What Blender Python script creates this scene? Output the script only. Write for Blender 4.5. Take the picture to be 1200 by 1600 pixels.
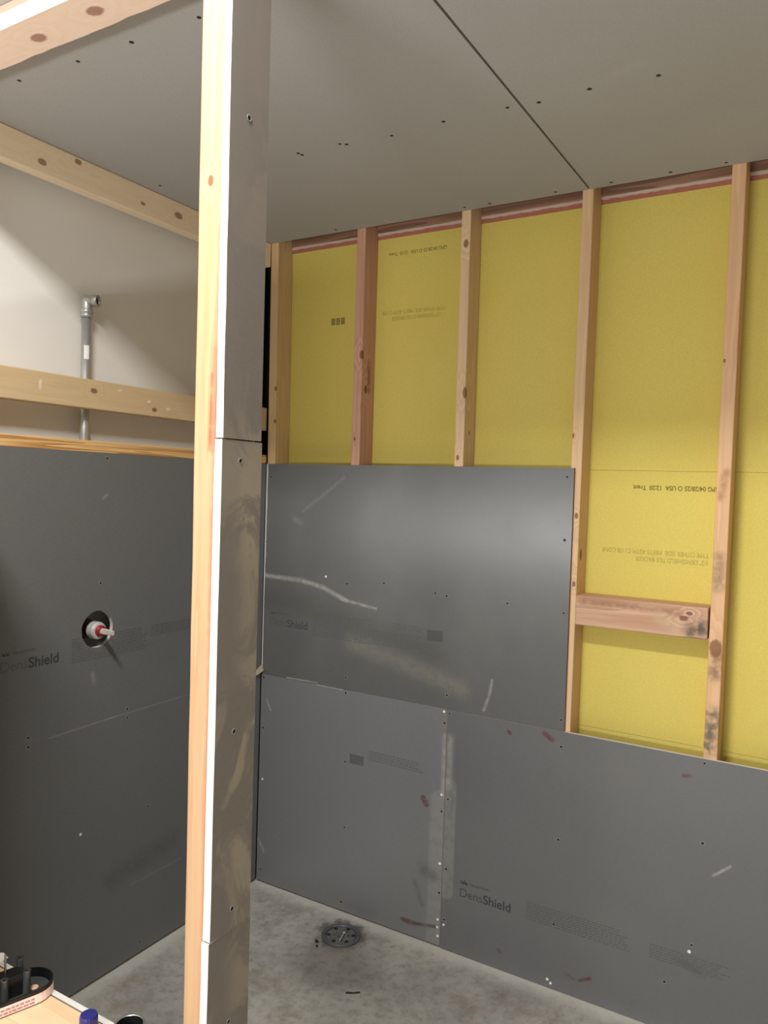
import bpy, bmesh, math, random
from mathutils import Vector, Matrix

for o in list(bpy.data.objects):
    bpy.data.objects.remove(o, do_unlink=True)
scene = bpy.context.scene
COL = scene.collection
random.seed(7)

# ---------------------------------------------------------------- camera
F_PX = 1213.6
RIGHT = Vector((0.85829501, 0.51220159, 0.03129227))
DOWN = Vector((0.04238354, -0.00998628, -0.99905151))
FWD = Vector((-0.51140328, 0.8588072, -0.03028009))
cam_data = bpy.data.cameras.new('camera')
cam = bpy.data.objects.new('camera', cam_data)
COL.objects.link(cam)
M3 = Matrix((RIGHT, -DOWN, -FWD)).transposed()
cam.matrix_world = Matrix.Translation((1.92048, -2.33303, 1.54522)) @ M3.to_4x4()
cam_data.sensor_fit = 'HORIZONTAL'
cam_data.sensor_width = 36.0
cam_data.lens = F_PX / 1200.0 * 36.0
cam_data.clip_start = 0.02
scene.camera = cam

# ---------------------------------------------------------------- world, lamp, exposure
world = bpy.data.worlds.new('world')
scene.world = world
world.use_nodes = True
bg = world.node_tree.nodes['Background']
bg.inputs['Color'].default_value = (1.0, 0.985, 0.96, 1)
bg.inputs['Strength'].default_value = 0.7

lamp_data = bpy.data.lights.new('tube_lamp', 'AREA')
lamp_data.shape = 'RECTANGLE'
lamp_data.size = 0.5
lamp_data.size_y = 0.16
lamp_data.energy = 57
lamp_data.color = (1.0, 0.985, 0.96)
lamp = bpy.data.objects.new('tube_lamp', lamp_data)
COL.objects.link(lamp)
lamp.location = (1.10, -2.00, 2.76)

far_data = bpy.data.lights.new('work_lamp', 'AREA')
far_data.shape = 'RECTANGLE'
far_data.size = 1.0
far_data.size_y = 0.16
far_data.energy = 34
far_data.color = (1.0, 0.985, 0.96)
far_lamp = bpy.data.objects.new('work_lamp', far_data)
COL.objects.link(far_lamp)
far_lamp.location = (1.10, -3.40, 1.24)
far_lamp.rotation_euler = (math.radians(98), 0, math.radians(4))

vs = scene.view_settings
vs.view_transform = 'Standard'
vs.look = 'None'
vs.exposure = 0.0
vs.gamma = 1.0
vs.use_curve_mapping = False


# ---------------------------------------------------------------- node helpers
def lin(c):
    r = []
    for v in c:
        v /= 255.0
        r.append(v / 12.92 if v <= 0.04045 else ((v + 0.055) / 1.055) ** 2.4)
    return (r[0], r[1], r[2], 1.0)


class NT:
    def __init__(self, name, rough=0.6, spec=0.5):
        self.m = bpy.data.materials.new(name)
        self.m.use_nodes = True
        self.t = self.m.node_tree
        self.b = self.t.nodes['Principled BSDF']
        self.b.inputs['Roughness'].default_value = rough
        self.b.inputs['Specular IOR Level'].default_value = spec
        self.tc = self.t.nodes.new('ShaderNodeTexCoord')
        self.P = self.tc.outputs['Object']

    def n(self, kind, **kw):
        nd = self.t.nodes.new(kind)
        for k, v in kw.items():
            setattr(nd, k, v)
        return nd

    def link(self, a, b):
        self.t.links.new(a, b)

    def setin(self, sock, v):
        if isinstance(v, bpy.types.NodeSocket):
            self.link(v, sock)
        else:
            sock.default_value = v

    def math(self, op, a, b=0.0, c=0.0, clamp=False):
        nd = self.n('ShaderNodeMath', operation=op, use_clamp=clamp)
        self.setin(nd.inputs[0], a)
        self.setin(nd.inputs[1], b)
        self.setin(nd.inputs[2], c)
        return nd.outputs[0]

    def vmath(self, op, a, b=(0, 0, 0)):
        nd = self.n('ShaderNodeVectorMath', operation=op)
        self.setin(nd.inputs[0], a)
        self.setin(nd.inputs[1], b)
        return nd.outputs['Value'] if op in ('LENGTH', 'DOT_PRODUCT', 'DISTANCE') else nd.outputs[0]

    def noise(self, scale=5.0, detail=3.0, rough=0.5, vec=None, stretch=None, dist=0.0):
        v = vec or self.P
        if stretch:
            v = self.vmath('MULTIPLY', v, stretch)
        nd = self.n('ShaderNodeTexNoise')
        nd.inputs['Scale'].default_value = scale
        nd.inputs['Detail'].default_value = detail
        nd.inputs['Roughness'].default_value = rough
        nd.inputs['Distortion'].default_value = dist
        self.link(v, nd.inputs['Vector'])
        return nd.outputs['Fac']

    def ss(self, v, lo, hi, a=0.0, b=1.0):
        nd = self.n('ShaderNodeMapRange', interpolation_type='SMOOTHSTEP')
        self.setin(nd.inputs['Value'], v)
        nd.inputs['From Min'].default_value = lo
        nd.inputs['From Max'].default_value = hi
        nd.inputs['To Min'].default_value = a
        nd.inputs['To Max'].default_value = b
        return nd.outputs['Result']

    def mix(self, fac, a, b):
        nd = self.n('ShaderNodeMix', data_type='RGBA')
        self.setin(nd.inputs['Factor'], fac)
        self.setin(nd.inputs['A'], a)
        self.setin(nd.inputs['B'], b)
        return nd.outputs['Result']

    def seg(self, a, b, w, soft=1.0):
        """mask of a stroke from a to b, half width w, in object coordinates"""
        a = Vector(a)
        b = Vector(b)
        ab = b - a
        pa = self.vmath('SUBTRACT', self.P, tuple(a))
        t = self.math('MULTIPLY', self.vmath('DOT_PRODUCT', pa, tuple(ab)), 1.0 / max(ab.length_squared, 1e-9), clamp=True)
        sc = self.n('ShaderNodeVectorMath', operation='SCALE')
        sc.inputs[0].default_value = tuple(ab)
        self.link(t, sc.inputs['Scale'])
        d = self.vmath('LENGTH', self.vmath('SUBTRACT', pa, sc.outputs[0]))
        return self.ss(d, w * (1 - soft), w, 1.0, 0.0)

    def bump(self, h, strength=0.2, dist=0.002):
        nd = self.n('ShaderNodeBump')
        nd.inputs['Strength'].default_value = strength
        nd.inputs['Distance'].default_value = dist
        self.link(h, nd.inputs['Height'])
        self.link(nd.outputs[0], self.b.inputs['Normal'])

    def color(self, c):
        self.setin(self.b.inputs['Base Color'], c)


def plain(name, rgb, rough=0.6, metal=0.0, spec=0.5, var=0.0, vscale=60):
    k = NT(name, rough, spec)
    k.b.inputs['Metallic'].default_value = metal
    c = lin(rgb)
    if var:
        d = tuple(x * (1 - var) for x in c[:3]) + (1,)
        k.color(k.mix(k.noise(vscale, 3), d, c))
    else:
        k.color(c)
    return k.m


def wood(name, light, dark, axis='z', knots=(), ring=26.0, contrast=0.75, rough=0.62, stains=()):
    """sawn softwood: stretched growth rings, fine fibre, explicit knots (object space x,y,z,r)"""
    k = NT(name, rough, 0.3)
    st = {'x': (0.035, 1, 1), 'y': (1, 0.035, 1), 'z': (1, 1, 0.035)}[axis]
    fi = {'x': (0.02, 1, 1), 'y': (1, 0.02, 1), 'z': (1, 1, 0.02)}[axis]
    P = k.P
    warp = None
    for (x, y, z, r) in knots:
        el = {'x': (0.62, 1, 1), 'y': (1, 0.62, 1), 'z': (1, 1, 0.62)}[axis]
        d = k.vmath('LENGTH', k.vmath('MULTIPLY', k.vmath('SUBTRACT', P, (x, y, z)), el))
        w = k.ss(d, r * 0.6, r * 4.5, 1.0, 0.0)
        warp = w if warp is None else k.math('MAXIMUM', warp, w)
    base = k.noise(ring, 2.0, 0.5, stretch=st, dist=0.4)
    if warp is not None:
        base = k.math('ADD', base, k.math('MULTIPLY', warp, 0.35))
    rings = k.math('FRACT', k.math('MULTIPLY', base, 5.0))
    rings = k.ss(rings, 0.0, 1.0)
    fib = k.noise(420, 2.0, 0.6, stretch=fi)
    fac = k.math('MULTIPLY', rings, contrast * 0.7)
    fac = k.math('ADD', fac, k.math('MULTIPLY', k.math('SUBTRACT', fib, 0.5), 0.8), clamp=True)
    light = [min(248, c + d) for c, d in zip(light, (8, 16, 26))]
    dark = [min(240, c + d) for c, d in zip(dark, (8, 14, 20))]
    col = k.mix(fac, lin(light), lin(dark))
    big = k.noise(5, 2, stretch=st)
    col = k.mix(k.ss(big, 0.35, 0.75, 0, 0.35), col, lin([dark[0], dark[1] * 0.97, dark[2] * 0.93]))
    for (a, b, w, rgb, amt) in stains:
        m = k.seg(a, b, w)
        m = k.math('MULTIPLY', m, k.ss(k.noise(45, 3), 0.3, 0.6, 0.25, amt))
        col = k.mix(m, col, lin(rgb))
    kd = lin([dark[0] * 0.66, dark[1] * 0.56, dark[2] * 0.52])
    for (x, y, z, r) in knots:
        el = {'x': (0.62, 1, 1), 'y': (1, 0.62, 1), 'z': (1, 1, 0.62)}[axis]
        d = k.vmath('LENGTH', k.vmath('MULTIPLY', k.vmath('SUBTRACT', P, (x, y, z)), el))
        d = k.math('ADD', d, k.math('MULTIPLY', k.math('SUBTRACT', k.noise(160, 2), 0.5), r * 0.5))
        m = k.ss(d, r * 0.75, r * 1.15, 0.85, 0.0)
        col = k.mix(m, col, kd)
    k.color(col)
    k.bump(fib, 0.12, 0.001)
    return k.m


# ---------------------------------------------------------------- mesh helpers
def newobj(name, me, parent=None, kind=None, label=None, cat=None, group=None, loc=(0, 0, 0)):
    o = bpy.data.objects.new(name, me)
    COL.objects.link(o)
    o.location = loc
    if parent:
        o.parent = parent
    if kind:
        o['kind'] = kind
    if label:
        o['label'] = label
    if cat:
        o['category'] = cat
    if group:
        o['group'] = group
    return o


def empty(name, loc=(0, 0, 0), **kw):
    o = newobj(name, None, loc=loc, **kw)
    o.empty_display_size = 0.05
    return o


def finish(bm, name, mats, parent=None, origin=(0, 0, 0), smooth=False, **kw):
    bmesh.ops.recalc_face_normals(bm, faces=bm.faces)
    ov = Vector(origin)
    for v in bm.verts:
        v.co -= ov
    me = bpy.data.meshes.new(name)
    bm.to_mesh(me)
    bm.free()
    for m in (mats if isinstance(mats, (list, tuple)) else [mats]):
        me.materials.append(m)
    if smooth:
        for p in me.polygons:
            p.use_smooth = True
    loc = ov
    if parent is not None:
        loc = ov - world_loc(parent)
    return newobj(name, me, parent=parent, loc=loc, **kw)


def world_loc(o):
    v = Vector(o.location)
    while o.parent:
        o = o.parent
        v += Vector(o.location)
    return v


def add_box(bm, x0, x1, y0, y1, z0, z1):
    vs_ = [bm.verts.new((x, y, z)) for x in (x0, x1) for y in (y0, y1) for z in (z0, z1)]
    idx = [(0, 1, 3, 2), (4, 6, 7, 5), (0, 4, 5, 1), (2, 3, 7, 6), (0, 2, 6, 4), (1, 5, 7, 3)]
    return [bm.faces.new([vs_[i] for i in f]) for f in idx]


def bevel(bm, w, seg=2, edges=None):
    bmesh.ops.bevel(bm, geom=edges or list(bm.edges), offset=w, segments=seg, profile=0.5, affect='EDGES')


def box(name, x0, x1, y0, y1, z0, z1, mat, parent=None, bv=0.003, origin=None, **kw):
    bm = bmesh.new()
    add_box(bm, x0, x1, y0, y1, z0, z1)
    if bv:
        bevel(bm, bv)
    return finish(bm, name, mat, parent, origin or (x0, y0, z0), **kw)


def lathe(bm, prof, center, axis='z', n=24, cap=True):
    """prof: list of (radius, height); rings around the axis"""
    rings = []
    c = Vector(center)
    for r, h in prof:
        ring = []
        for i in range(n):
            a = 2 * math.pi * i / n
            u, v = r * math.cos(a), r * math.sin(a)
            p = {'z': (u, v, h), 'x': (h, u, v), 'y': (u, h, v)}[axis]
            ring.append(bm.verts.new(c + Vector(p)))
        rings.append(ring)
    for a, b in zip(rings, rings[1:]):
        for i in range(n):
            bm.faces.new((a[i], a[(i + 1) % n], b[(i + 1) % n], b[i]))
    if cap:
        bm.faces.new(rings[0])
        bm.faces.new(rings[-1])


# ---------------------------------------------------------------- materials
M = {}
M['core'] = plain('gypsum_core', (216, 212, 205), 0.9, spec=0.1, var=0.08, vscale=180)
M['edgepaper'] = plain('board_edge_paper', (150, 112, 84), 0.85, spec=0.1, var=0.2)
M['screw_dark'] = plain('screw_head', (22, 22, 22), 0.5)
M['torn'] = plain('torn_grey_paper', (150, 148, 142), 0.9, spec=0.1)
M['dark_void'] = plain('black_sheet', (16, 15, 13), 0.8, spec=0.2)


def board_mat(name, axis, rgb=(102, 103, 104), smears=(), dust=0.25, rough=0.39):
    """grey fibreglass faced backer board; axis is the horizontal axis of the sheet"""
    k = NT(name, rough, 0.5)
    k.b.inputs['IOR'].default_value = 1.95 if axis == 'x' else 1.6
    k.b.inputs['Anisotropic'].default_value = 0.9
    tg = k.n('ShaderNodeTangent', direction_type='UV_MAP', uv_map='sheet')
    k.link(tg.outputs[0], k.b.inputs['Tangent'])
    st = (1, 14, 14) if axis == 'x' else (14, 1, 14)
    fine = k.noise(60, 3, 0.6, stretch=st)
    base = k.mix(k.ss(fine, 0.3, 0.7), lin([c * 0.95 for c in rgb]), lin([c * 1.04 for c in rgb]))
    cloud = k.noise(2.4, 4, 0.6)
    base = k.mix(k.ss(cloud, 0.45, 0.75, 0, dust), base, lin((124, 121, 112)))
    r = k.ss(cloud, 0.4, 0.8, rough - 0.02, rough + 0.08)
    grit = k.noise(38, 4, 0.65)
    for s in smears:
        pts, w, col, amt = s[:4]
        mask = None
        for a, b in zip(pts, pts[1:]):
            a3 = (a[0], 0, a[1]) if axis == 'x' else (0, a[0], a[1])
            b3 = (b[0], 0, b[1]) if axis == 'x' else (0, b[0], b[1])
            mm = k.seg(a3, b3, w, s[4] if len(s) > 4 else 1.0)
            mask = mm if mask is None else k.math('MAXIMUM', mask, mm)
        mask = k.math('MULTIPLY', mask, k.ss(grit, 0.3, 0.6, amt * 0.35, amt))
        base = k.mix(mask, base, lin(col))
    k.color(base)
    k.link(r, k.b.inputs['Roughness'])
    k.bump(fine, 0.06, 0.0006)
    return k.m


CH = (176, 174, 166)
RED = (96, 42, 46)
UP_SM = [
    ([(0.01, 1.197), (0.179, 1.192), (0.282, 1.175), (0.382, 1.138)], 0.014, CH, 0.75),
    ([(0.36, 1.140), (0.51, 1.121)], 0.009, CH, 0.7),
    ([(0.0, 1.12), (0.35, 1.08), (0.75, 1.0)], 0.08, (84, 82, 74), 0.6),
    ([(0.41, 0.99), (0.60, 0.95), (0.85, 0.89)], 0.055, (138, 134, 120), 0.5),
    ([(0.958, 0.935), (0.951, 0.889), (0.933, 0.833)], 0.008, CH, 0.6),
    ([(0.125, 0.818), (0.265, 0.820)], 0.004, CH, 0.8),
    ([(0.18, 1.45), (0.36, 1.58)], 0.012, CH, 0.18),
    ([(0.14, 1.42), (0.17, 1.41)], 0.02, CH, 0.2),
]
LL_SM = [
    ([(0.265, 0.812), (0.379, 0.812)], 0.004, CH, 0.8),
    ([(0.032, 0.718), (0.053, 0.679)], 0.007, CH, 0.7),
    ([(0.006, 0.169), (0.037, 0.126)], 0.010, CH, 0.5),
    ([(0.785, 0.02), (0.785, 0.50)], 0.040, (146, 145, 140), 0.55, 0.25),
    ([(0.798, 0.52), (0.798, 0.72)], 0.018, CH, 0.55),
    ([(0.73, 0.25), (0.77, 0.24)], 0.035, (92, 92, 88), 0.8),
    ([(0.722, 0.495), (0.735, 0.478)], 0.014, RED, 0.9, 0.5),
    ([(0.655, 0.054), (0.70, 0.054)], 0.011, RED, 0.85, 0.5),
    ([(0.70, 0.054), (0.784, 0.068)], 0.008, (74, 58, 58), 0.85, 0.5),
    ([(0.70, 0.20), (0.73, 0.13)], 0.014, (88, 88, 86), 0.6),
]
LR_SM = [
    ([(0.82, 0.20), (0.82, 0.56)], 0.028, (146, 145, 140), 0.5, 0.25),
    ([(0.815, 0.56), (0.815, 0.72)], 0.022, CH, 0.5),
    ([(1.021, 0.780), (1.026, 0.776)], 0.008, RED, 0.85, 0.5),
    ([(1.140, 0.796), (1.165, 0.782)], 0.011, RED, 0.9, 0.5),
    ([(1.012, 0.066), (1.018, 0.062)], 0.009, (84, 48, 50), 0.85, 0.5),
    ([(1.553, 0.753), (1.570, 0.757)], 0.007, (84, 48, 50), 0.85, 0.5),
    ([(1.235, 0.066), (1.262, 0.058)], 0.006, (84, 48, 50), 0.6, 0.5),
    ([(1.278, 0.060), (1.311, 0.077)], 0.007, (92, 44, 46), 0.9, 0.5),
    ([(1.643, 0.490), (1.685, 0.527)], 0.006, CH, 0.75),
    ([(1.56, 0.22), (1.62, 0.20)], 0.022, (84, 84, 80), 0.7),
]
LW_SM = [
    ([(-0.785, 0.962), (-0.780, 0.935)], 0.014, CH, 0.3),
    ([(-0.76, 1.49), (-0.745, 1.50)], 0.008, CH, 0.35),
    ([(-0.62, 0.25), (-0.40, 0.25)], 0.005, CH, 0.18),
    ([(-0.70, 0.30), (-0.45, 0.33)], 0.06, (86, 85, 80), 0.5),
    ([(-0.93, 0.805), (-0.70, 0.812)], 0.003, CH, 0.45),
    ([(-0.72, 0.812), (-0.42, 0.815)], 0.003, CH, 0.3),
]
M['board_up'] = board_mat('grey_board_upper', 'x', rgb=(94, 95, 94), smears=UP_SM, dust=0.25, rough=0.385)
M['board_ll'] = board_mat('grey_board_lower_left', 'x', rgb=(118, 119, 120), smears=LL_SM, dust=0.2)
M['board_lr'] = board_mat('grey_board_lower_right', 'x', smears=LR_SM, dust=0.25)
M['board_left'] = board_mat('grey_board_valve_wall', 'y', rgb=(108, 109, 109), smears=LW_SM, dust=0.15)


def jamb_mat():
    k = NT('grey_board_jamb', 0.75, 0.2)
    n1 = k.noise(9, 4, 0.65, stretch=(1, 1, 0.6), dist=1.2)
    n2 = k.noise(3.0, 3, 0.6, stretch=(1, 1, 0.8))
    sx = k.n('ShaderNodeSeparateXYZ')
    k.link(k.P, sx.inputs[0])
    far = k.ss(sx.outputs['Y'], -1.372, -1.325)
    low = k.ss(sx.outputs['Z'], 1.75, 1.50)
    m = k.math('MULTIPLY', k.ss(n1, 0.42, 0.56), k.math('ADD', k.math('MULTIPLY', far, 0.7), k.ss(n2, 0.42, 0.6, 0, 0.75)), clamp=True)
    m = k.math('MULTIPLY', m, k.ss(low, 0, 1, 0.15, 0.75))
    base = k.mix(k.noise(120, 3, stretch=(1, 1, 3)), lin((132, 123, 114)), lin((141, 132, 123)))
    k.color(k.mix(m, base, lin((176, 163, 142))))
    k.bump(n1, 0.05, 0.001)
    return k.m


M['board_jamb'] = jamb_mat()


def yellow_mat():
    k = NT('yellow_board_back', 0.75, 0.2)
    f = k.noise(260, 2)
    c = k.noise(4, 3)
    col = k.mix(k.ss(f, 0.3, 0.7), lin((213, 194, 99)), lin((219, 201, 107)))
    col = k.mix(k.ss(c, 0.4, 0.8, 0, 0.3), col, lin((209, 187, 91)))
    k.color(col)
    k.bump(f, 0.05, 0.0006)
    return k.m


M['yellow'] = yellow_mat()
M['yedge'] = plain('yellow_board_edge', (132, 112, 58), 0.9, spec=0.1)


def drywall_mat():
    k = NT('ceiling_drywall_paper', 0.85, 0.15)
    f = k.noise(300, 2)
    c = k.noise(2.2, 3)
    col = k.mix(k.ss(f, 0.3, 0.7), lin((174, 172, 170)), lin((180, 178, 176)))
    col = k.mix(k.ss(c, 0.4, 0.8, 0, 0.35), col, lin((168, 164, 158)))
    m = k.seg((0.52, -0.80, 2.468), (0.58, -0.79, 2.468), 0.02)
    col = k.mix(k.math('MULTIPLY', m, 0.22), col, lin((110, 104, 96)))
    m = k.seg((1.44, -0.60, 2.468), (1.50, -0.62, 2.468), 0.03)
    col = k.mix(k.math('MULTIPLY', m, 0.12), col, lin((210, 205, 195)))
    k.color(col)
    return k.m


M['drywall'] = drywall_mat()


def plaster_mat():
    k = NT('white_painted_wall', 0.55, 0.35)
    f = k.noise(70, 4, 0.6)
    c = k.noise(3, 3)
    k.color(k.mix(k.ss(c, 0.35, 0.8), lin((236, 232, 226)), lin((229, 223, 214))))
    k.bump(f, 0.12, 0.002)
    return k.m


M['plaster'] = plaster_mat()


def concrete_mat():
    k = NT('concrete_slab', 0.62, 0.35)
    a = k.noise(2.2, 6, 0.6)
    b = k.noise(14, 5, 0.65)
    c = k.noise(90, 3, 0.6)
    col = k.mix(k.ss(a, 0.30, 0.72), lin((152, 149, 142)), lin((186, 182, 172)))
    col = k.mix(k.ss(b, 0.40, 0.75, 0, 0.35), col, lin((104, 101, 94)))
    col = k.mix(k.ss(k.noise(34, 5, 0.7), 0.45, 0.7, 0, 0.45), col, lin((110, 105, 95)))
    col = k.mix(k.ss(k.noise(5.5, 4, 0.7), 0.52, 0.68, 0, 0.5), col, lin((128, 114, 98)))
    col = k.mix(k.ss(c, 0.62, 0.72, 0, 0.5), col, lin((170, 166, 156)))
    col = k.mix(k.ss(c, 0.36, 0.28, 0, 0.45), col, lin((70, 67, 62)))
    sx = k.n('ShaderNodeSeparateXYZ')
    k.link(k.P, sx.inputs[0])
    # pale gypsum dust swept against the wall bases
    wob = k.math('MULTIPLY', k.math('SUBTRACT', k.noise(9, 4, 0.7), 0.5), 0.10)
    dy = k.math('ADD', k.math('MULTIPLY', sx.outputs['Y'], -1.0), wob)
    dx = k.math('ADD', sx.outputs['X'], wob)
    m = k.math('MAXIMUM', k.ss(dy, 0.0, 0.08, 0.85, 0.0), k.ss(dx, 0.0, 0.08, 0.7, 0.0))
    col = k.mix(m, col, lin((206, 203, 194)))
    # damp patch and broken edge round the drain
    d = k.vmath('DISTANCE', k.P, (0.485, -0.115, 0))
    d = k.math('ADD', d, k.math('MULTIPLY', k.math('SUBTRACT', k.noise(22, 5, 0.75), 0.5), 0.13))
    col = k.mix(k.ss(d, 0.060, 0.105, 0.85, 0.0), col, lin((72, 71, 64)))
    d2 = k.vmath('DISTANCE', k.P, (0.56, -0.26, 0))
    d2 = k.math('ADD', d2, k.math('MULTIPLY', k.math('SUBTRACT', k.noise(7, 4, 0.7), 0.5), 0.25))
    col = k.mix(k.ss(d2, 0.05, 0.22, 0.5, 0.0), col, lin((84, 80, 70)))
    k.color(col)
    k.bump(b, 0.25, 0.004)
    return k.m


M['concrete'] = concrete_mat()
M['galv'] = plain('galvanised_steel', (205, 205, 202), 0.42, metal=0.75, var=0.25, vscale=70)
M['galv_dark'] = plain('pipe_bore', (38, 38, 38), 0.6)
M['paper'] = plain('white_paper', (236, 234, 228), 0.8, spec=0.1)
M['print_dark'] = plain('board_print_dark', (58, 59, 60), 0.6)
M['print_mid'] = plain('board_print_mid', (74, 75, 76), 0.6)
M['print_faint'] = plain('board_print_faint', (94, 95, 94), 0.6)
M['yprint_dark'] = plain('yellow_print_dark', (118, 104, 44), 0.8)
M['yprint_faint'] = plain('yellow_print_faint', (176, 160, 74), 0.8)
M['torn_top'] = plain('torn_gypsum_edge', (206, 184, 168), 0.9, spec=0.1, var=0.15, vscale=90)
M['pink'] = plain('pink_board_edge', (186, 118, 100), 0.85, spec=0.1, var=0.2)


# ---------------------------------------------------------------- boards
def sheet(name, axis, a0, a1, z0, z1, front, thick, mats, parent, back_dir=1, hole=None, bow=0.0, **kw):
    """one sheet with a thin cut edge: material 0 faces, 1 cut edges. axis 'x': sheet lies in XZ, front at y=front, body towards +y*back_dir"""
    bm = bmesh.new()
    nseg = 1

    def P(u, z, d):
        return (u, front + back_dir * d, z) if axis == 'x' else (front + back_dir * d, u, z)
    if hole is None:
        nz = 16 if bow else 1
        nu = 1
        grid = {}
        for d in (0, thick):
            for i in range(nu + 1):
                for j in range(nz + 1):
                    u = a0 + (a1 - a0) * i / nu
                    z = z0 + (z1 - z0) * j / nz
                    off = -bow * math.sin(math.pi * j / nz)
                    grid[(d, i, j)] = bm.verts.new(P(u, z, d + off))
        for d in (0, thick):
            for i in range(nu):
                for j in range(nz):
                    f = bm.faces.new([grid[(d, i, j)], grid[(d, i + 1, j)], grid[(d, i + 1, j + 1)], grid[(d, i, j + 1)]])
                    f.smooth = bool(bow)
        for i in range(nu):
            for j in (0, nz):
                f = bm.faces.new([grid[(0, i, j)], grid[(0, i + 1, j)], grid[(thick, i + 1, j)], grid[(thick, i, j)]])
                f.material_index = 1
        for i in (0, nu):
            for j in range(nz):
                f = bm.faces.new([grid[(0, i, j)], grid[(0, i, j + 1)], grid[(thick, i, j + 1)], grid[(thick, i, j)]])
                f.material_index = 2 if (len(mats) > 2 and i == nu) else 1
    else:
        hu, hz, hr = hole
        angs = [2 * math.pi * i / 36 for i in range(36)]
        for cu, cz in ((a0, z0), (a0, z1), (a1, z0), (a1, z1)):
            angs.append(math.atan2(cz - hz, cu - hu) % (2 * math.pi))
        angs = sorted(angs)
        inn, out = {}, {}
        for d in (0, thick):
            inn[d], out[d] = [], []
            for t in angs:
                c, s = math.cos(t), math.sin(t)
                k = min(((a1 - hu) / c if c > 1e-9 else (a0 - hu) / c if c < -1e-9 else 1e9),
                        ((z1 - hz) / s if s > 1e-9 else (z0 - hz) / s if s < -1e-9 else 1e9))
                jag = 1 + 0.008 * math.sin(5 * t) + 0.006 * math.sin(11 * t + 1)
                inn[d].append(bm.verts.new(P(hu + hr * jag * c, hz + hr * 0.98 * jag * s, d)))
                out[d].append(bm.verts.new(P(hu + k * c, hz + k * s, d)))
        n = len(angs)
        for i in range(n):
            j = (i + 1) % n
            for d in (0, thick):
                bm.faces.new([inn[d][i], inn[d][j], out[d][j], out[d][i]])
            f = bm.faces.new([inn[0][i], inn[0][j], inn[thick][j], inn[thick][i]])
            f.material_index = 1
            f = bm.faces.new([out[0][i], out[0][j], out[thick][j], out[thick][i]])
            f.material_index = 1
    uv = bm.loops.layers.uv.new('sheet')
    for f in bm.faces:
        for lp in f.loops:
            lp[uv].uv = (lp.vert.co.x + lp.vert.co.y, lp.vert.co.z)
    return finish(bm, name, mats, parent, (0, 0, 0), **kw)


def screw_mesh(name, bright):
    bm = bmesh.new()
    n = 10
    prof = [(0.0070, 0.0), (0.0064, 0.0006), (0.0054, 0.0006), (0.0048, 0.0001)]
    lathe(bm, prof, (0, 0, 0), 'z', n, cap=False)
    ring = [v for v in bm.verts][-n:]
    bm.faces.ensure_lookup_table()
    f = bm.faces.new(ring)
    f.material_index = 1
    bmesh.ops.recalc_face_normals(bm, faces=bm.faces)
    me = bpy.data.meshes.new(name)
    bm.to_mesh(me)
    bm.free()
    me.materials.append(M['torn'] if not bright else M['paper'])
    me.materials.append(M['screw_dark'] if not bright else M['paper'])
    return me


SCREW = screw_mesh('screw_in_torn_paper', False)
DAB = screw_mesh('white_dab', True)


def small_dark():
    bm = bmesh.new()
    lathe(bm, [(0.0052, 0.0), (0.0046, 0.0006)], (0, 0, 0), 'z', 10, cap=False)
    bm.faces.new(list(bm.verts)[-10:])
    bmesh.ops.recalc_face_normals(bm, faces=bm.faces)
    me = bpy.data.meshes.new('dark_screw')
    bm.to_mesh(me)
    bm.free()
    me.materials.append(M['screw_dark'])
    return me


DARK = small_dark()
ROT = {'-y': (math.pi / 2, 0, 0), '+x': (0, math.pi / 2, 0), '-z': (math.pi, 0, 0)}


def screws(lst, parent, to3d, facing, mesh=None, s=0.8):
    for it in lst:
        me = DAB if (len(it) > 2 and it[2]) else (mesh or SCREW)
        o = newobj('screw', me, parent=parent)
        o.location = Vector(to3d(it)) - world_loc(parent)
        o.rotation_euler = ROT[facing]
        k = s * random.uniform(0.9, 1.15) * (0.8 if me is DAB else 1)
        o.scale = (k, k, 1)


def text(name, body, size, mat, parent, loc, xdir, ydir, bold=0.0, align='LEFT', squeeze=1.0, space=1.0):
    cu = bpy.data.curves.new(name, 'FONT')
    cu.body = body
    cu.size = size
    cu.offset = bold
    cu.align_x = align
    cu.space_character = space
    tmp = bpy.data.objects.new(name + '_tmp', cu)
    COL.objects.link(tmp)
    bpy.context.view_layer.update()
    dg = bpy.context.evaluated_depsgraph_get()
    me = bpy.data.meshes.new_from_object(tmp.evaluated_get(dg))
    bpy.data.objects.remove(tmp)
    bpy.data.curves.remove(cu)
    me.materials.clear()
    me.materials.append(mat)
    xd = Vector(xdir).normalized()
    yd = Vector(ydir).normalized()
    L0 = Vector(loc)
    for v in me.vertices:
        v.co = xd * (v.co.x * squeeze) + yd * v.co.y
    o = newobj(name, me, parent=parent)
    o.location = L0 - world_loc(parent)
    return o


def strips(name, rects, mat, parent, to3d):
    """flat printed bars: rects of (u0,u1,z0,z1)"""
    bm = bmesh.new()
    for u0, u1, z0, z1 in rects:
        bm.faces.new([bm.verts.new(to3d(u, z)) for u, z in ((u0, z0), (u1, z0), (u1, z1), (u0, z1))])
    return finish(bm, name, mat, parent)


# ================================================================ SETTING
# floor
bm = bmesh.new()
add_box(bm, -0.25, 4.2, -4.2, 0.25, -0.12, 0.0)
floor = finish(bm, 'floor', M['concrete'], kind='structure', label='grey stained concrete slab floor')

box('floor_bounce', -0.10, 1.90, -4.2, -1.56, 0.0005, 0.012, plain('pale_bounce_sheet', (232, 226, 216), 0.8, spec=0.2, var=0.08, vscale=4), None, 0, kind='structure', label='added unseen pale sheet bouncing light outside the shower partition')  # added unseen pale sheet, bounces lamp light up towards plate and ceiling

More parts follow.
